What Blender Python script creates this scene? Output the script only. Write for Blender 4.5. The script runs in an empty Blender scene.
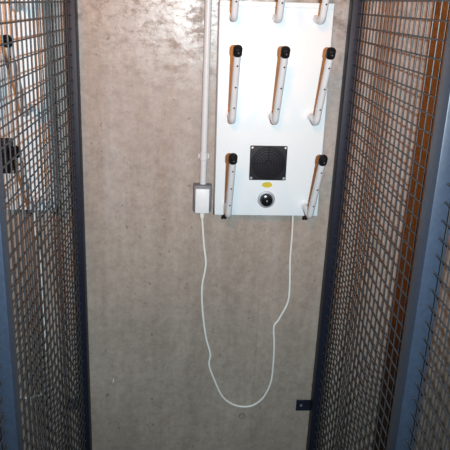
import bpy, bmesh, math, random
from mathutils import Vector, Matrix
random.seed(4)
sc = bpy.context.scene
COL = sc.collection
H = 1.80                                   # lens height above the floor (all z below are relative to the lens, shifted by H)

# ------------------------------------------------------------------ camera
cam_d = bpy.data.cameras.new('camera'); cam = bpy.data.objects.new('camera', cam_d); COL.objects.link(cam)
cam_d.sensor_width = 36; cam_d.sensor_height = 36; cam_d.sensor_fit = 'HORIZONTAL'
cam_d.lens = 644 / 450 * 36; cam_d.clip_start = 0.02
right = Vector((0.99787721, -0.0512373, 0.04019711))
down = Vector((0.02110894, -0.32943905, -0.94394085))
fwd = Vector((0.06160748, 0.94278558, -0.32765815))
cam.matrix_world = Matrix(((right.x, -down.x, -fwd.x, 0), (right.y, -down.y, -fwd.y, 0), (right.z, -down.z, -fwd.z, H), (0, 0, 0, 1)))
sc.camera = cam

# ------------------------------------------------------------------ world, lights, exposure
w = bpy.data.worlds.new('world'); sc.world = w; w.use_nodes = True
w.node_tree.nodes['Background'].inputs[0].default_value = (1.0, 0.62, 0.4, 1)
w.node_tree.nodes['Background'].inputs[1].default_value = 0.012

def spot(name, loc, target, energy, color, size, blend, radius):
    d = bpy.data.lights.new(name, 'SPOT'); o = bpy.data.objects.new(name, d); COL.objects.link(o)
    d.energy = energy; d.color = color; d.spot_size = math.radians(size); d.spot_blend = blend; d.shadow_soft_size = radius
    o.location = loc
    o.rotation_euler = (Vector(target) - Vector(loc)).to_track_quat('-Z', 'Y').to_euler()
    return o
# the camera's built-in flash, just right of the lens
spot('camera_flash', (0.092, 0.0, H + 0.004), (0.14, 2.2, H - 0.22), 190, (0.77, 0.925, 1.0), 112, 1.0, 0.008)
# the warm tungsten ceiling lamp behind the photographer
spot('warm_spot', (-0.22, -0.30, H + 0.55), (0.15, 2.2, H + 0.22), 86, (1.0, 0.31, 0.035), 60, 1.0, 0.11)
spot('warm_spot', (-1.15, -0.30, H + 0.55), (-0.65, 2.2, H + 0.16), 104, (1.0, 0.31, 0.035), 58, 1.0, 0.11)  # added warm spot to light the left bay, no known fixture
spot('warm_spot', (1.25, -0.30, H + 0.55), (1.15, 2.2, H - 0.02), 66, (1.0, 0.29, 0.025), 58, 1.0, 0.11)  # another added spot, warms the wall right of the dryer; no lamp known there

vs = sc.view_settings
sc.display_settings.display_device = 'sRGB'
vs.view_transform = 'Standard'; vs.look = 'None'; vs.gamma = 1; vs.use_curve_mapping = False; vs.exposure = 0.0

# ------------------------------------------------------------------ materials
def mat(name, color, rough=0.5, metal=0.0, spec=0.5, var=0.0, scale=40, bump=0.0, coat=0.0):
    m = bpy.data.materials.new(name); m.use_nodes = True
    nt = m.node_tree; b = nt.nodes['Principled BSDF']
    b.inputs['Roughness'].default_value = rough; b.inputs['Metallic'].default_value = metal
    b.inputs['Specular IOR Level'].default_value = spec
    b.inputs['Coat Weight'].default_value = coat
    tc = nt.nodes.new('ShaderNodeTexCoord'); n = nt.nodes.new('ShaderNodeTexNoise')
    n.inputs['Scale'].default_value = scale; n.inputs['Detail'].default_value = 4
    nt.links.new(tc.outputs['Object'], n.inputs['Vector'])
    r = nt.nodes.new('ShaderNodeValToRGB')
    r.color_ramp.elements[0].position = 0.3; r.color_ramp.elements[1].position = 0.7
    r.color_ramp.elements[0].color = tuple(c * (1 - var) for c in color) + (1,)
    r.color_ramp.elements[1].color = tuple(min(1, c * (1 + var)) for c in color) + (1,)
    nt.links.new(n.outputs['Fac'], r.inputs['Fac']); nt.links.new(r.outputs['Color'], b.inputs['Base Color'])
    if bump:
        bp = nt.nodes.new('ShaderNodeBump'); bp.inputs['Strength'].default_value = bump; bp.inputs['Distance'].default_value = 0.002
        nt.links.new(n.outputs['Fac'], bp.inputs['Height']); nt.links.new(bp.outputs['Normal'], b.inputs['Normal'])
    return m

def concrete(name, base, patch, pit, rough=0.31, upper=None, joint=None):
    m = bpy.data.materials.new(name); m.use_nodes = True
    nt = m.node_tree; N = nt.nodes; L = nt.links; b = N['Principled BSDF']
    tc = N.new('ShaderNodeTexCoord')
    def noise(scale, det=5, rgh=0.6, sv=(1, 1, 1), off=(0, 0, 0)):
        mp = N.new('ShaderNodeMapping'); mp.inputs['Scale'].default_value = sv; mp.inputs['Location'].default_value = off
        n = N.new('ShaderNodeTexNoise'); n.inputs['Scale'].default_value = scale; n.inputs['Detail'].default_value = det; n.inputs['Roughness'].default_value = rgh
        L.new(tc.outputs['Object'], mp.inputs['Vector']); L.new(mp.outputs['Vector'], n.inputs['Vector']); return n.outputs['Fac']
    def ramp(f, p0, p1, c0=(0, 0, 0, 1), c1=(1, 1, 1, 1)):
        r = N.new('ShaderNodeValToRGB'); e = r.color_ramp.elements
        e[0].position = p0; e[1].position = p1; e[0].color = c0; e[1].color = c1
        L.new(f, r.inputs['Fac']); return r.outputs['Color']
    def mix(fac, a, c, mode='MIX', k=None):
        x = N.new('ShaderNodeMix'); x.data_type = 'RGBA'; x.blend_type = mode
        if k is not None: x.inputs[0].default_value = k
        else: L.new(fac, x.inputs[0])
        for s, v in ((6, a), (7, c)):
            if isinstance(v, tuple): x.inputs[s].default_value = v
            else: L.new(v, x.inputs[s])
        return x.outputs[2]
    def mul2(a, v):
        q = N.new('ShaderNodeMath'); q.operation = 'MULTIPLY'; q.inputs[1].default_value = v; L.new(a, q.inputs[0]); return q.outputs[0]
    big = ramp(noise(3.2, 4, 0.55), 0.33, 0.67)
    streak = ramp(noise(11, 5, 0.65, (1, 1, 0.09)), 0.35, 0.68)          # board-form streaks run downwards
    fine = ramp(noise(38, 8, 0.8), 0.28, 0.72)
    pits = ramp(noise(46, 3, 0.6, (1, 1, 0.8), (3, 1, 7)), 0.66, 0.73)      # dark blow holes
    blot = ramp(noise(15, 8, 0.78, (1, 1, 1.5), (5, 0, 2)), 0.475, 0.60)      # worn brown blotches
    chips = ramp(noise(60, 2, 0.5, (1, 1, 0.7), (9, 4, 1)), 0.745, 0.77)     # small pale chips
    c = mix(big, base + (1,), patch + (1,))
    if upper:                               # colour turns greyer towards the top, with a ragged boundary
        sx = N.new('ShaderNodeSeparateXYZ'); L.new(tc.outputs['Object'], sx.inputs[0])
        ad = N.new('ShaderNodeMath'); ad.operation = 'MULTIPLY_ADD'; ad.inputs[1].default_value = 0.7; L.new(noise(2.6, 5, 0.6, (1, 1, 0.6)), ad.inputs[0]); L.new(sx.outputs[2], ad.inputs[2])
        m2 = N.new('ShaderNodeMapRange'); m2.inputs[1].default_value = H - 0.72; m2.inputs[2].default_value = H - 0.18; L.new(ad.outputs[0], m2.inputs[0])
        c = mix(m2.outputs[0], c, upper + (1,))
    if joint:                               # faint board joint running down the lower wall
        s1 = N.new('ShaderNodeMath'); s1.operation = 'SUBTRACT'; s1.inputs[1].default_value = joint; L.new(sx.outputs[0], s1.inputs[0])
        s2 = N.new('ShaderNodeMath'); s2.operation = 'ABSOLUTE'; L.new(s1.outputs[0], s2.inputs[0])
        m3 = N.new('ShaderNodeMapRange'); m3.inputs[1].default_value = 0.001; m3.inputs[2].default_value = 0.006; m3.inputs[3].default_value = 0.22; m3.inputs[4].default_value = 0.0; L.new(s2.outputs[0], m3.inputs[0])
        m4 = N.new('ShaderNodeMapRange'); m4.inputs[1].default_value = H - 1.1; m4.inputs[2].default_value = H - 0.9; m4.inputs[3].default_value = 1.0; m4.inputs[4].default_value = 0.0; L.new(sx.outputs[2], m4.inputs[0])
        q = N.new('ShaderNodeMath'); q.operation = 'MULTIPLY'; L.new(m3.outputs[0], q.inputs[0]); L.new(m4.outputs[0], q.inputs[1])
        c = mix(q.outputs[0], c, pit + (1,))
    c = mix(mul2(streak, 1.0), c, tuple(x * 0.70 for x in base) + (1,))
    c = mix(None, c, fine, 'SOFT_LIGHT', 0.38)
    hi = N.new('ShaderNodeSeparateXYZ'); L.new(tc.outputs['Object'], hi.inputs[0])
    mr = N.new('ShaderNodeMapRange'); mr.inputs[1].default_value = H - 0.40; mr.inputs[2].default_value = H - 0.03
    L.new(hi.outputs[2], mr.inputs[0])                                      # the wear is on the upper part of the wall
    up = mr.outputs[0]
    def mul(a, v):
        q = N.new('ShaderNodeMath'); q.operation = 'MULTIPLY'
        for i, s in enumerate((a, v)):
            if isinstance(s, float): q.inputs[i].default_value = s
            else: L.new(s, q.inputs[i])
        return q.outputs[0]
    c = mix(mul(mul(blot, up), 0.7), c, pit + (1,))
    c = mix(mul(pits, 0.6), c, pit + (1,))
    c = mix(mul(chips, 0.5), c, (0.62, 0.57, 0.52, 1))
    L.new(c, b.inputs['Base Color'])
    rr = N.new('ShaderNodeMapRange'); rr.inputs[3].default_value = rough; rr.inputs[4].default_value = rough + 0.22
    L.new(blot, rr.inputs[0]); L.new(rr.outputs[0], b.inputs['Roughness'])
    b.inputs['Specular IOR Level'].default_value = 0.5
    bp = N.new('ShaderNodeBump'); bp.inputs['Strength'].default_value = 0.25; bp.inputs['Distance'].default_value = 0.004
    s = N.new('ShaderNodeMath'); s.operation = 'SUBTRACT'; L.new(noise(16, 6, 0.65), s.inputs[0]); L.new(mul(pits, 0.5), s.inputs[1])
    L.new(s.outputs[0], bp.inputs['Height']); L.new(bp.outputs['Normal'], b.inputs['Normal'])
    return m

M_wall = concrete('sealed_concrete', (0.475, 0.385, 0.318), (0.39, 0.318, 0.265), (0.13, 0.10, 0.07), upper=(0.41, 0.375, 0.352), joint=0.285)
M_floor = concrete('floor_concrete', (0.14, 0.13, 0.12), (0.11, 0.10, 0.095), (0.09, 0.08, 0.07), 0.5)
M_ceil = mat('ceiling_paint', (0.25, 0.23, 0.21), 0.8, var=0.03)
M_post = mat('blue_grey_enamel', (0.035, 0.050, 0.080), 0.42, var=0.12, scale=90, bump=0.15)
M_post_dark = mat('dark_post_enamel', (0.012, 0.014, 0.027), 0.5, spec=0.28, var=0.15, scale=90, bump=0.15)  # darker tone of the post enamel, for wall-end posts and brackets
M_wire = mat('grey_enamel_wire', (0.042, 0.042, 0.046), 0.4, spec=0.4, var=0.1, scale=120)
M_panel = mat('white_enamel', (0.76, 0.83, 0.86), 0.35, var=0.01, scale=8)
M_peg = mat('pale_grey_tube', (0.70, 0.72, 0.74), 0.28, var=0.03, scale=30)
M_black = mat('black_rubber', (0.008, 0.008, 0.009), 0.5, spec=0.25, var=0.1)
M_grille = mat('charcoal_plastic', (0.016, 0.017, 0.022), 0.6, spec=0.3, var=0.12, scale=150)
M_grille2 = mat('dark_plastic', (0.010, 0.010, 0.013), 0.6, spec=0.3, var=0.1, scale=150)
M_guard = mat('matt_black_wire', (0.013, 0.013, 0.017), 0.7, spec=0.2, var=0.1)
M_steel = mat('bright_steel', (0.72, 0.73, 0.75), 0.3, metal=0.9, var=0.05)
M_ring = mat('satin_silver', (0.42, 0.43, 0.47), 0.4, metal=0.4, var=0.06)
M_knob = mat('gloss_black_plastic', (0.008, 0.008, 0.009), 0.18, var=0.05)
M_yellow = mat('yellow_sticker', (0.58, 0.46, 0.025), 0.45, var=0.05, scale=160)
M_pvc = mat('white_pvc', (0.66, 0.67, 0.68), 0.4, var=0.02)
M_cord = mat('white_cord_sheath', (0.86, 0.84, 0.79), 0.45, var=0.03)
M_box = mat('grey_box_plastic', (0.14, 0.145, 0.16), 0.5, var=0.06)
M_lid = mat('white_lid_plastic', (0.80, 0.81, 0.82), 0.4, var=0.01)
M_hole = mat('dark_hole', (0.03, 0.03, 0.035), 0.7)
M_plug = mat('mortar_plug', (0.34, 0.285, 0.21), 0.7, var=0.12, scale=120)
M_plugrim = mat('plug_rim', (0.15, 0.115, 0.085), 0.8, var=0.15, scale=120)
M_fleck = mat('paint_fleck', (0.75, 0.74, 0.70), 0.6)

# ------------------------------------------------------------------ helpers
def obj(name, bm, m, parent=None, smooth=True, angle=40):
    me = bpy.data.meshes.new(name); bmesh.ops.recalc_face_normals(bm, faces=bm.faces); bm.to_mesh(me); bm.free()
    me.materials.append(m)
    if smooth:
        for p in me.polygons: p.use_smooth = True
        me.set_sharp_from_angle(angle=math.radians(angle))
    o = bpy.data.objects.new(name, me); COL.objects.link(o)
    if parent: o.parent = parent
    return o
def tag(o, label=None, cat=None, group=None, kind=None):
    if label: o['label'] = label
    if cat: o['category'] = cat
    if group: o['group'] = group
    if kind: o['kind'] = kind
    return o
def empty(name, loc, label, cat, group=None):
    o = bpy.data.objects.new(name, None); o.empty_display_size = 0.1; o.location = loc; COL.objects.link(o)
    return tag(o, label, cat, group)
def box(bm, x0, x1, y0, y1, z0, z1, bev=0.0, seg=2):
    r = bmesh.ops.create_cube(bm, size=1, matrix=Matrix.Translation(((x0 + x1) / 2, (y0 + y1) / 2, (z0 + z1) / 2)) @ Matrix.Diagonal((abs(x1 - x0), abs(y1 - y0), abs(z1 - z0), 1)))
    if bev:
        es = list({e for v in r['verts'] for e in v.link_edges})
        bmesh.ops.bevel(bm, geom=es, offset=bev, segments=seg, affect='EDGES', profile=0.5)
def frame(t):
    t = t.normalized(); a = Vector((0, 0, 1)) if abs(t.z) < 0.9 else Vector((1, 0, 0))
    u = t.cross(a).normalized(); return u, t.cross(u).normalized()
def tube(bm, pts, r, n=12, caps=True):
    pts = [Vector(p) for p in pts]; rings = []; u = None
    for i, p in enumerate(pts):
        t = (pts[min(i + 1, len(pts) - 1)] - pts[max(i - 1, 0)]).normalized()
        if u is None: u, v = frame(t)
        else:
            u = (u - t * u.dot(t)).normalized(); v = t.cross(u)
        rr = r[i] if isinstance(r, (list, tuple)) else r
        rings.append([bm.verts.new(p + u * math.cos(2 * math.pi * k / n) * rr + v * math.sin(2 * math.pi * k / n) * rr) for k in range(n)])
    for a, b in zip(rings, rings[1:]):
        for k in range(n): bm.faces.new((a[k], a[(k + 1) % n], b[(k + 1) % n], b[k]))
    if caps:
        bm.faces.new(rings[0][::-1]); bm.faces.new(rings[-1])
def smooth_path(pts, n=6):
    P = [Vector(p) for p in pts]; P = [P[0] * 2 - P[1]] + P + [P[-1] * 2 - P[-2]]; out = []
    for i in range(1, len(P) - 2):
        a, b, c, d = P[i - 1:i + 3]
        for k in range(n):
            t = k / n
            out.append(0.5 * ((2 * b) + (c - a) * t + (2 * a - 5 * b + 4 * c - d) * t * t + (3 * b - a - 3 * c + d) * t ** 3))
    out.append(P[-2]); return out
def lathe(bm, prof, c, n=32):
    """profile of (radius, distance out from the wall) about an axis along -Y through c"""
    c = Vector(c); rings = []
    for r, h in prof:
        if r < 1e-6: rings.append([bm.verts.new(c + Vector((0, -h, 0)))])
        else: rings.append([bm.verts.new(c + Vector((math.cos(2 * math.pi * k / n) * r, -h, math.sin(2 * math.pi * k / n) * r))) for k in range(n)])
    for a, b in zip(rings, rings[1:]):
        for k in range(n):
            q = [a[k % len(a)], a[(k + 1) % len(a)], b[(k + 1) % len(b)], b[k % len(b)]]
            f = []
            for v in q:
                if v not in f: f.append(v)
            if len(f) > 2: bm.faces.new(f)
def copy_tree(o, parent=None):
    c = o.copy(); COL.objects.link(c)
    if parent: c.parent = parent
    for ch in list(o.children): copy_tree(ch, c)
    return c

WY = 2.2                                    # the concrete wall's face
# ------------------------------------------------------------------ structure
b = bmesh.new(); box(b, -2.2, 2.4, WY, WY + 0.2, 0, H + 0.68)
wall = tag(obj('wall_back', b, M_wall, smooth=False), kind='structure')
b = bmesh.new(); box(b, -2.2, 2.4, -1.2, WY + 0.2, -0.1, 0)
tag(obj('floor', b, M_floor, smooth=False), kind='structure')
b = bmesh.new(); box(b, -2.2, 2.4, -1.2, WY + 0.2, H + 0.68, H + 0.78)
tag(obj('ceiling', b, M_ceil, smooth=False), kind='structure')
# filled tie holes and a fleck of paint on the wall
for k, (x, z, r) in enumerate(((0.2455, -1.581, 0.0125), (0.307, -1.588, 0.0135))):
    b = bmesh.new(); lathe(b, [(0, 0.0025), (r * 0.86, 0.0025), (r * 0.95, 0.0)], (x, WY, H + z), 24)
    p = obj('tie_hole_plug', b, M_plug if k == 0 else M_wall, wall)
    b = bmesh.new(); lathe(b, [(r * 0.84, 0.002), (r * 0.9, 0.0032), (r, 0.0022), (r * 1.06, 0.0)], (x, WY, H + z), 24)
    obj('plug_rim', b, M_plugrim if k == 0 else M_plug, p)
b = bmesh.new(); tube(b, [(-0.270, WY - 0.001, H - 1.430), (-0.268, WY - 0.002, H - 1.420), (-0.267, WY - 0.001, H - 1.410)], [0.0015, 0.0035, 0.0015], 8)
obj('paint_fleck', b, M_fleck, wall)

# ------------------------------------------------------------------ mesh partitions
PITCH = 0.04; TOP = H + 0.34
def post(parent, x0, x1, y0, y1, z0=0.0, z1=TOP, m=None):
    b = bmesh.new(); box(b, x0, x1, y0, y1, z0, z1, 0.003, 2)
    return obj('frame_post', b, m or M_post, parent)
def rail(parent, x0, x1, y0, y1, z0, z1):
    b = bmesh.new(); box(b, x0, x1, y0, y1, z0, z1, 0.003, 2)
    return obj('frame_rail', b, M_post, parent)
def wire_mesh(parent, x, y0, y1, yphase, side, weld=(), r=0.0020):
    """square welded wire: uprights in plane x, cross wires one diameter towards the aisle (side = +1/-1)"""
    b = bmesh.new()
    y = yphase - math.floor((yphase - y0) / PITCH) * PITCH
    while y < y1:
        tube(b, [(x, y, 0.06), (x, y, TOP - 0.04)], r, 8); y += PITCH
    z = H - 0.02 - PITCH * math.floor((H - 0.02 - 0.06) / PITCH)
    while z < TOP - 0.04:
        tube(b, [(x + side * r * 1.8, y0, z), (x + side * r * 1.8, y1, z)], r, 8)
        for yy in weld:                     # weld bead where the wire meets a post
            bmesh.ops.create_icosphere(b, subdivisions=2, radius=0.0034, matrix=Matrix.Translation((x + side * r * 1.8, yy, z)))
        z += PITCH
    return obj('wire_mesh', b, M_wire, parent)
def bracket(parent, x0, x1, z0, z1):
    b = bmesh.new(); box(b, x0, x1, WY - 0.006, WY, z0, z1, 0.0015, 1)
    br = obj('wall_bracket', b, M_post_dark, parent)
    cx = x0 + (x1 - x0) * 0.34
    b = bmesh.new(); lathe(b, [(0, 0.0035), (0.004, 0.003), (0.0065, 0.0)], (cx, WY - 0.006, (z0 + z1) / 2), 14)
    obj('screw', b, M_box, br)

# right side: X aisle face 0.519 ; left side: X aisle face -0.358
t = empty('mesh_screen', (0, 0, 0), 'blue-grey steel wire mesh partition running to the concrete wall right of the white dryer', 'mesh screen', 'wire mesh screens between the bays')
post(t, 0.519, 0.557, WY - 0.052, WY - 0.001, m=M_post_dark)
post(t, 0.519, 0.566, 1.270, 1.332)
rail(t, 0.525, 0.553, 1.332, WY - 0.052, 0.03, 0.06); rail(t, 0.525, 0.553, 1.332, WY - 0.052, TOP - 0.04, TOP - 0.005)
wire_mesh(t, 0.544, 1.310, WY - 0.030, 1.446, -1, (WY - 0.053,))
bracket(t, 0.462, 0.521, H - 1.552, H - 1.502)
t = empty('mesh_screen', (0, 0, 0), 'nearest wire mesh panel at the right edge, in front of the broad blue post', 'mesh screen', 'wire mesh screens between the bays')
rail(t, 0.525, 0.553, 0.262, 1.269, 0.03, 0.06); rail(t, 0.525, 0.553, 0.262, 1.269, TOP - 0.04, TOP - 0.005)
post(t, 0.519, 0.566, 0.20, 0.262)
wire_mesh(t, 0.548, 0.24, 1.268, 1.446, -1, (1.266,))
t = empty('mesh_screen', (0, 0, 0), 'dark steel wire mesh partition left of the bare concrete, a second dryer behind it', 'mesh screen', 'wire mesh screens between the bays')
post(t, -0.392, -0.358, WY - 0.052, WY - 0.001, m=M_post_dark)
post(t, -0.400, -0.358, 1.203, 1.248)
rail(t, -0.392, -0.366, 1.248, WY - 0.052, 0.03, 0.06); rail(t, -0.392, -0.366, 1.248, WY - 0.052, TOP - 0.04, TOP - 0.005)
wire_mesh(t, -0.379, 1.230, WY - 0.030, 1.262, 1, (WY - 0.053,))
bracket(t, -0.450, -0.390, H - 1.552, H - 1.502)
t = empty('mesh_screen', (0, 0, 0), 'nearest wire mesh panel at the lower left edge, in front of the navy post', 'mesh screen', 'wire mesh screens between the bays')
rail(t, -0.392, -0.366, 0.262, 1.202, 0.03, 0.06); rail(t, -0.392, -0.366, 0.262, 1.202, TOP - 0.04, TOP - 0.005)
post(t, -0.400, -0.358, 0.20, 0.262)
wire_mesh(t, -0.383, 0.24, 1.201, 1.262, 1, (1.199,))

# ------------------------------------------------------------------ the glove and boot dryer
BD = 0.110; FY = -BD                       # local frame: origin on the wall under the panel's lower left corner; front face at y = -BD
PW, PH = 0.357, 0.694
OX, OZ = 0.0985, H - 0.6915
dry = empty('boot_dryer', (OX, WY, OZ), 'white wall-mounted boot and glove dryer in the open, with grey pegs and black vent', 'dryer', 'wall-mounted dryers')
b = bmesh.new(); box(b, 0, PW, FY, -0.001, 0, PH, 0.004, 2)
obj('cabinet', b, M_panel, dry)
b = bmesh.new(); box(b, 0.001, PW - 0.001, FY - 0.003, FY + 0.03, PH - 0.016, PH + 0.001, 0.0022, 2)
obj('top_flange', b, M_panel, dry)
def peg(x, z, foot=False):
    z0 = z
    pts = [(0, 0, 0), (0, -0.05, -0.002), (0, -0.078, -0.005), (0, -0.097, -0.004), (0, -0.110, 0.006), (0, -0.119, 0.022), (0, -0.130, 0.042)]
    pts = smooth_path(pts, 4)
    end = Vector((0, -0.240, 0.222)); a = pts[-1]
    pts += [a.lerp(end, 0.5), end]
    off = Vector((x, FY, z))
    b = bmesh.new(); tube(b, [p + off for p in pts], 0.0106, 16)
    tube(b, [off + Vector((0, 0.0, 0)), off + Vector((0, -0.004, 0))], 0.016, 20)
    pg = obj('peg', b, M_peg, dry, angle=50)
    ax = (end - a).normalized()
    b = bmesh.new(); e = off + end
    tube(b, [e - ax * 0.020, e - ax * 0.018, e + ax * 0.002, e + ax * 0.006, e + ax * 0.0075], [0.0122, 0.0132, 0.0132, 0.0112, 0.007], 18)
    obj('end_cap', b, M_black, pg)
    n = Vector((0.10, -1.0, 0.25)); n = (n - ax * n.dot(ax)).normalized(); c = e - ax * 0.005
    b = bmesh.new(); tube(b, [c + n * 0.012, c + n * 0.0138], 0.0022, 10)
    obj('cap_screw', b, M_box, pg)
    for f in (0.03, 0.40, 0.76):
        c = off + a.lerp(end, f)
        n = Vector((0.12, -1.0, 0.1)); n = (n - ax * n.dot(ax)).normalized()
        b = bmesh.new(); tube(b, [c + n * 0.0085, c + n * 0.0111], 0.0029, 10)
        obj('vent_hole', b, M_hole, pg)
    if foot:
        b = bmesh.new(); c = off + Vector((-0.006, -0.088, -0.011))
        tube(b, [c + Vector((0, 0, 0.004)), c + Vector((-0.003, 0, -0.006)), c + Vector((-0.004, 0, -0.010))], [0.0055, 0.0055, 0.004], 12)
        obj('drain_plug', b, M_black, pg)
for x in (0.040, 0.173, 0.301): peg(x, 0.650)
for x in (0.044, 0.178, 0.307): peg(x, 0.346)
for x in (0.041, 0.309): peg(x, 0.038, True)
# vent
vx, vz, vw, vh = 0.1755, 0.186, 0.062, 0.059
b = bmesh.new(); box(b, vx - vw, vx + vw, FY - 0.006, FY, vz - vh, vz + vh, 0.003, 2)
vent = obj('vent_grille', b, M_grille, dry)
b = bmesh.new()
lathe(b, [(0, 0.0065), (0.054, 0.0065), (0.055, 0.006)], (vx, FY, vz), 40)
obj('fan_opening', b, M_grille2, vent)
b = bmesh.new()
for r in (0.020, 0.029, 0.038, 0.047, 0.055):
    ring = [(vx + math.cos(a * math.pi / 20) * r, FY - 0.009, vz + math.sin(a * math.pi / 20) * r) for a in range(41)]
    tube(b, ring, 0.0015, 6, caps=False)
for a in range(4):
    q = a * math.pi / 2
    tube(b, [(vx + math.cos(q) * 0.01, FY - 0.0085, vz + math.sin(q) * 0.01), (vx + math.cos(q) * 0.056, FY - 0.0085, vz + math.sin(q) * 0.056)], 0.0016, 6)
lathe(b, [(0, 0.0115), (0.011, 0.011), (0.013, 0.0065)], (vx, FY, vz), 24)
obj('guard_ring', b, M_guard, vent)
for sx in (-1, 1):
    for sz in (-1, 1):
        b = bmesh.new(); lathe(b, [(0, 0.0095), (0.003, 0.009), (0.0052, 0.006)], (vx + sx * 0.0545, FY, vz + sz * 0.0515), 16)
        obj('screw', b, M_steel, vent)
# sticker
b = bmesh.new()
vsx = [b.verts.new((0.176 + math.cos(k * math.pi / 16) * 0.0175, FY - 0.0012, 0.110 + math.sin(k * math.pi / 16) * 0.0095)) for k in range(32)]
vb = [b.verts.new((v.co.x, FY, v.co.z)) for v in vsx]
b.faces.new(vsx); 
for k in range(32): b.faces.new((vsx[k], vsx[(k + 1) % 32], vb[(k + 1) % 32], vb[k]))
obj('sticker', b, M_yellow, dry, angle=30)['label'] = 'yellow oval sticker'
# timer
tx, tz = 0.176, 0.058
b = bmesh.new(); lathe(b, [(0, 0.003), (0.026, 0.003), (0.0285, 0.0025), (0.030, 0.0)], (tx, FY, tz), 40)
dial = obj('timer_dial', b, M_ring, dry)
b = bmesh.new(); lathe(b, [(0.0225, 0.003), (0.0215, 0.012), (0.019, 0.0165), (0.012, 0.019), (0, 0.0195)], (tx, FY, tz), 40)
kn = obj('knob', b, M_knob, dial)
b = bmesh.new(); box(b, tx - 0.0025, tx + 0.0025, FY - 0.0215, FY - 0.018, tz - 0.003, tz + 0.003, 0.001, 1)
obj('pointer_mark', b, M_ring, kn)
# tilt of the panel on the wall, as hung
dry.rotation_euler = (0, math.radians(-0.65), 0)
d2 = copy_tree(dry); d2.location = (OX - 0.895, WY, OZ)
d2['label'] = 'white boot and glove dryer in the next bay, seen through the left wire mesh'

# ------------------------------------------------------------------ cords
def cord(name, pts, r, label):
    b = bmesh.new(); tube(b, smooth_path(pts, 6), r, 10)
    return tag(obj(name, b, M_cord), label, 'power cord', 'dryer power cords')
pts = [(0.059, -0.714), (0.061, -0.748), (0.069, -0.836), (0.078, -0.902), (0.076, -0.942), (0.068, -0.995), (0.068, -1.056), (0.077, -1.148), (0.09, -1.225), (0.107, -1.29), (0.104, -1.338), (0.125, -1.401), (0.16, -1.479), (0.201, -1.516), (0.246, -1.529), (0.289, -1.52), (0.327, -1.482), (0.351, -1.413), (0.355, -1.332), (0.353, -1.243), (0.347, -1.17), (0.364, -1.136), (0.393, -1.064), (0.395, -0.989), (0.389, -0.889), (0.386, -0.791), (0.379, -0.735)]
P3 = [(x, WY - 0.012, H + z) for x, z in pts]
P3[0] = (0.059, WY - 0.026, H - 0.714); P3[1] = (0.061, WY - 0.02, H - 0.748)
P3[-2] = (0.386, WY - 0.03, H - 0.785); P3[-1] = (0.377, WY - 0.06, H - 0.688)
t = cord('power_cord', P3, 0.0042, 'white power cord looping down the bare concrete below the open dryer')
b = bmesh.new(); tube(b, [(0.0585, WY - 0.026, H - 0.708), (0.0588, WY - 0.026, H - 0.722), (0.0595, WY - 0.0255, H - 0.735)], [0.009, 0.009, 0.0055], 12)
obj('strain_relief', b, M_cord, t)
pts = [(-0.524, -0.70), (-0.528, -0.799), (-0.522, -0.887), (-0.521, -0.965), (-0.522, -1.098), (-0.52, -1.189), (-0.523, -1.318), (-0.526, -1.419), (-0.542, -1.469), (-0.57, -1.487), (-0.62, -1.492), (-0.657, -1.474), (-0.69, -1.405), (-0.71, -1.30), (-0.735, -1.15), (-0.765, -1.0), (-0.79, -0.85), (-0.815, -0.72)]
P3 = [(x, WY - 0.012, H + z) for x, z in pts]; P3[0] = (-0.518, WY - 0.06, H - 0.688); P3[1] = (-0.527, WY - 0.03, H - 0.80)
cord('power_cord', P3, 0.0042, 'white power cord hanging in the left bay, seen through the wire mesh')

# ------------------------------------------------------------------ conduit and outlet box
t = empty('conduit', (0.059, WY, H - 0.61), 'white plastic conduit running down the wall into the small grey box', 'conduit')
b = bmesh.new(); tube(b, [(0, -0.013, 0.0), (0, -0.013, 1.285)], 0.0115, 16); obj('pipe', b, M_pvc, t)
b = bmesh.new(); tube(b, [(0, -0.013, 0.086), (0, -0.013, 0.088), (0, -0.013, 0.112), (0, -0.013, 0.114)], [0.0116, 0.0138, 0.0138, 0.0116], 16)
box(b, -0.019, 0.019, -0.008, -0.0005, 0.092, 0.108, 0.001, 1); obj('pipe_clip', b, M_pvc, t)
t = empty('junction_box', (0.059, WY, H - 0.72), 'small grey junction box with white lid under the conduit, left of the dryer', 'junction box')
b = bmesh.new(); box(b, -0.033, 0.031, -0.038, -0.0005, 0.016, 0.112, 0.003, 2); obj('box_base', b, M_box, t)
b = bmesh.new(); box(b, -0.026, 0.023, -0.050, -0.034, 0.014, 0.102, 0.003, 2); obj('lid', b, M_lid, t)
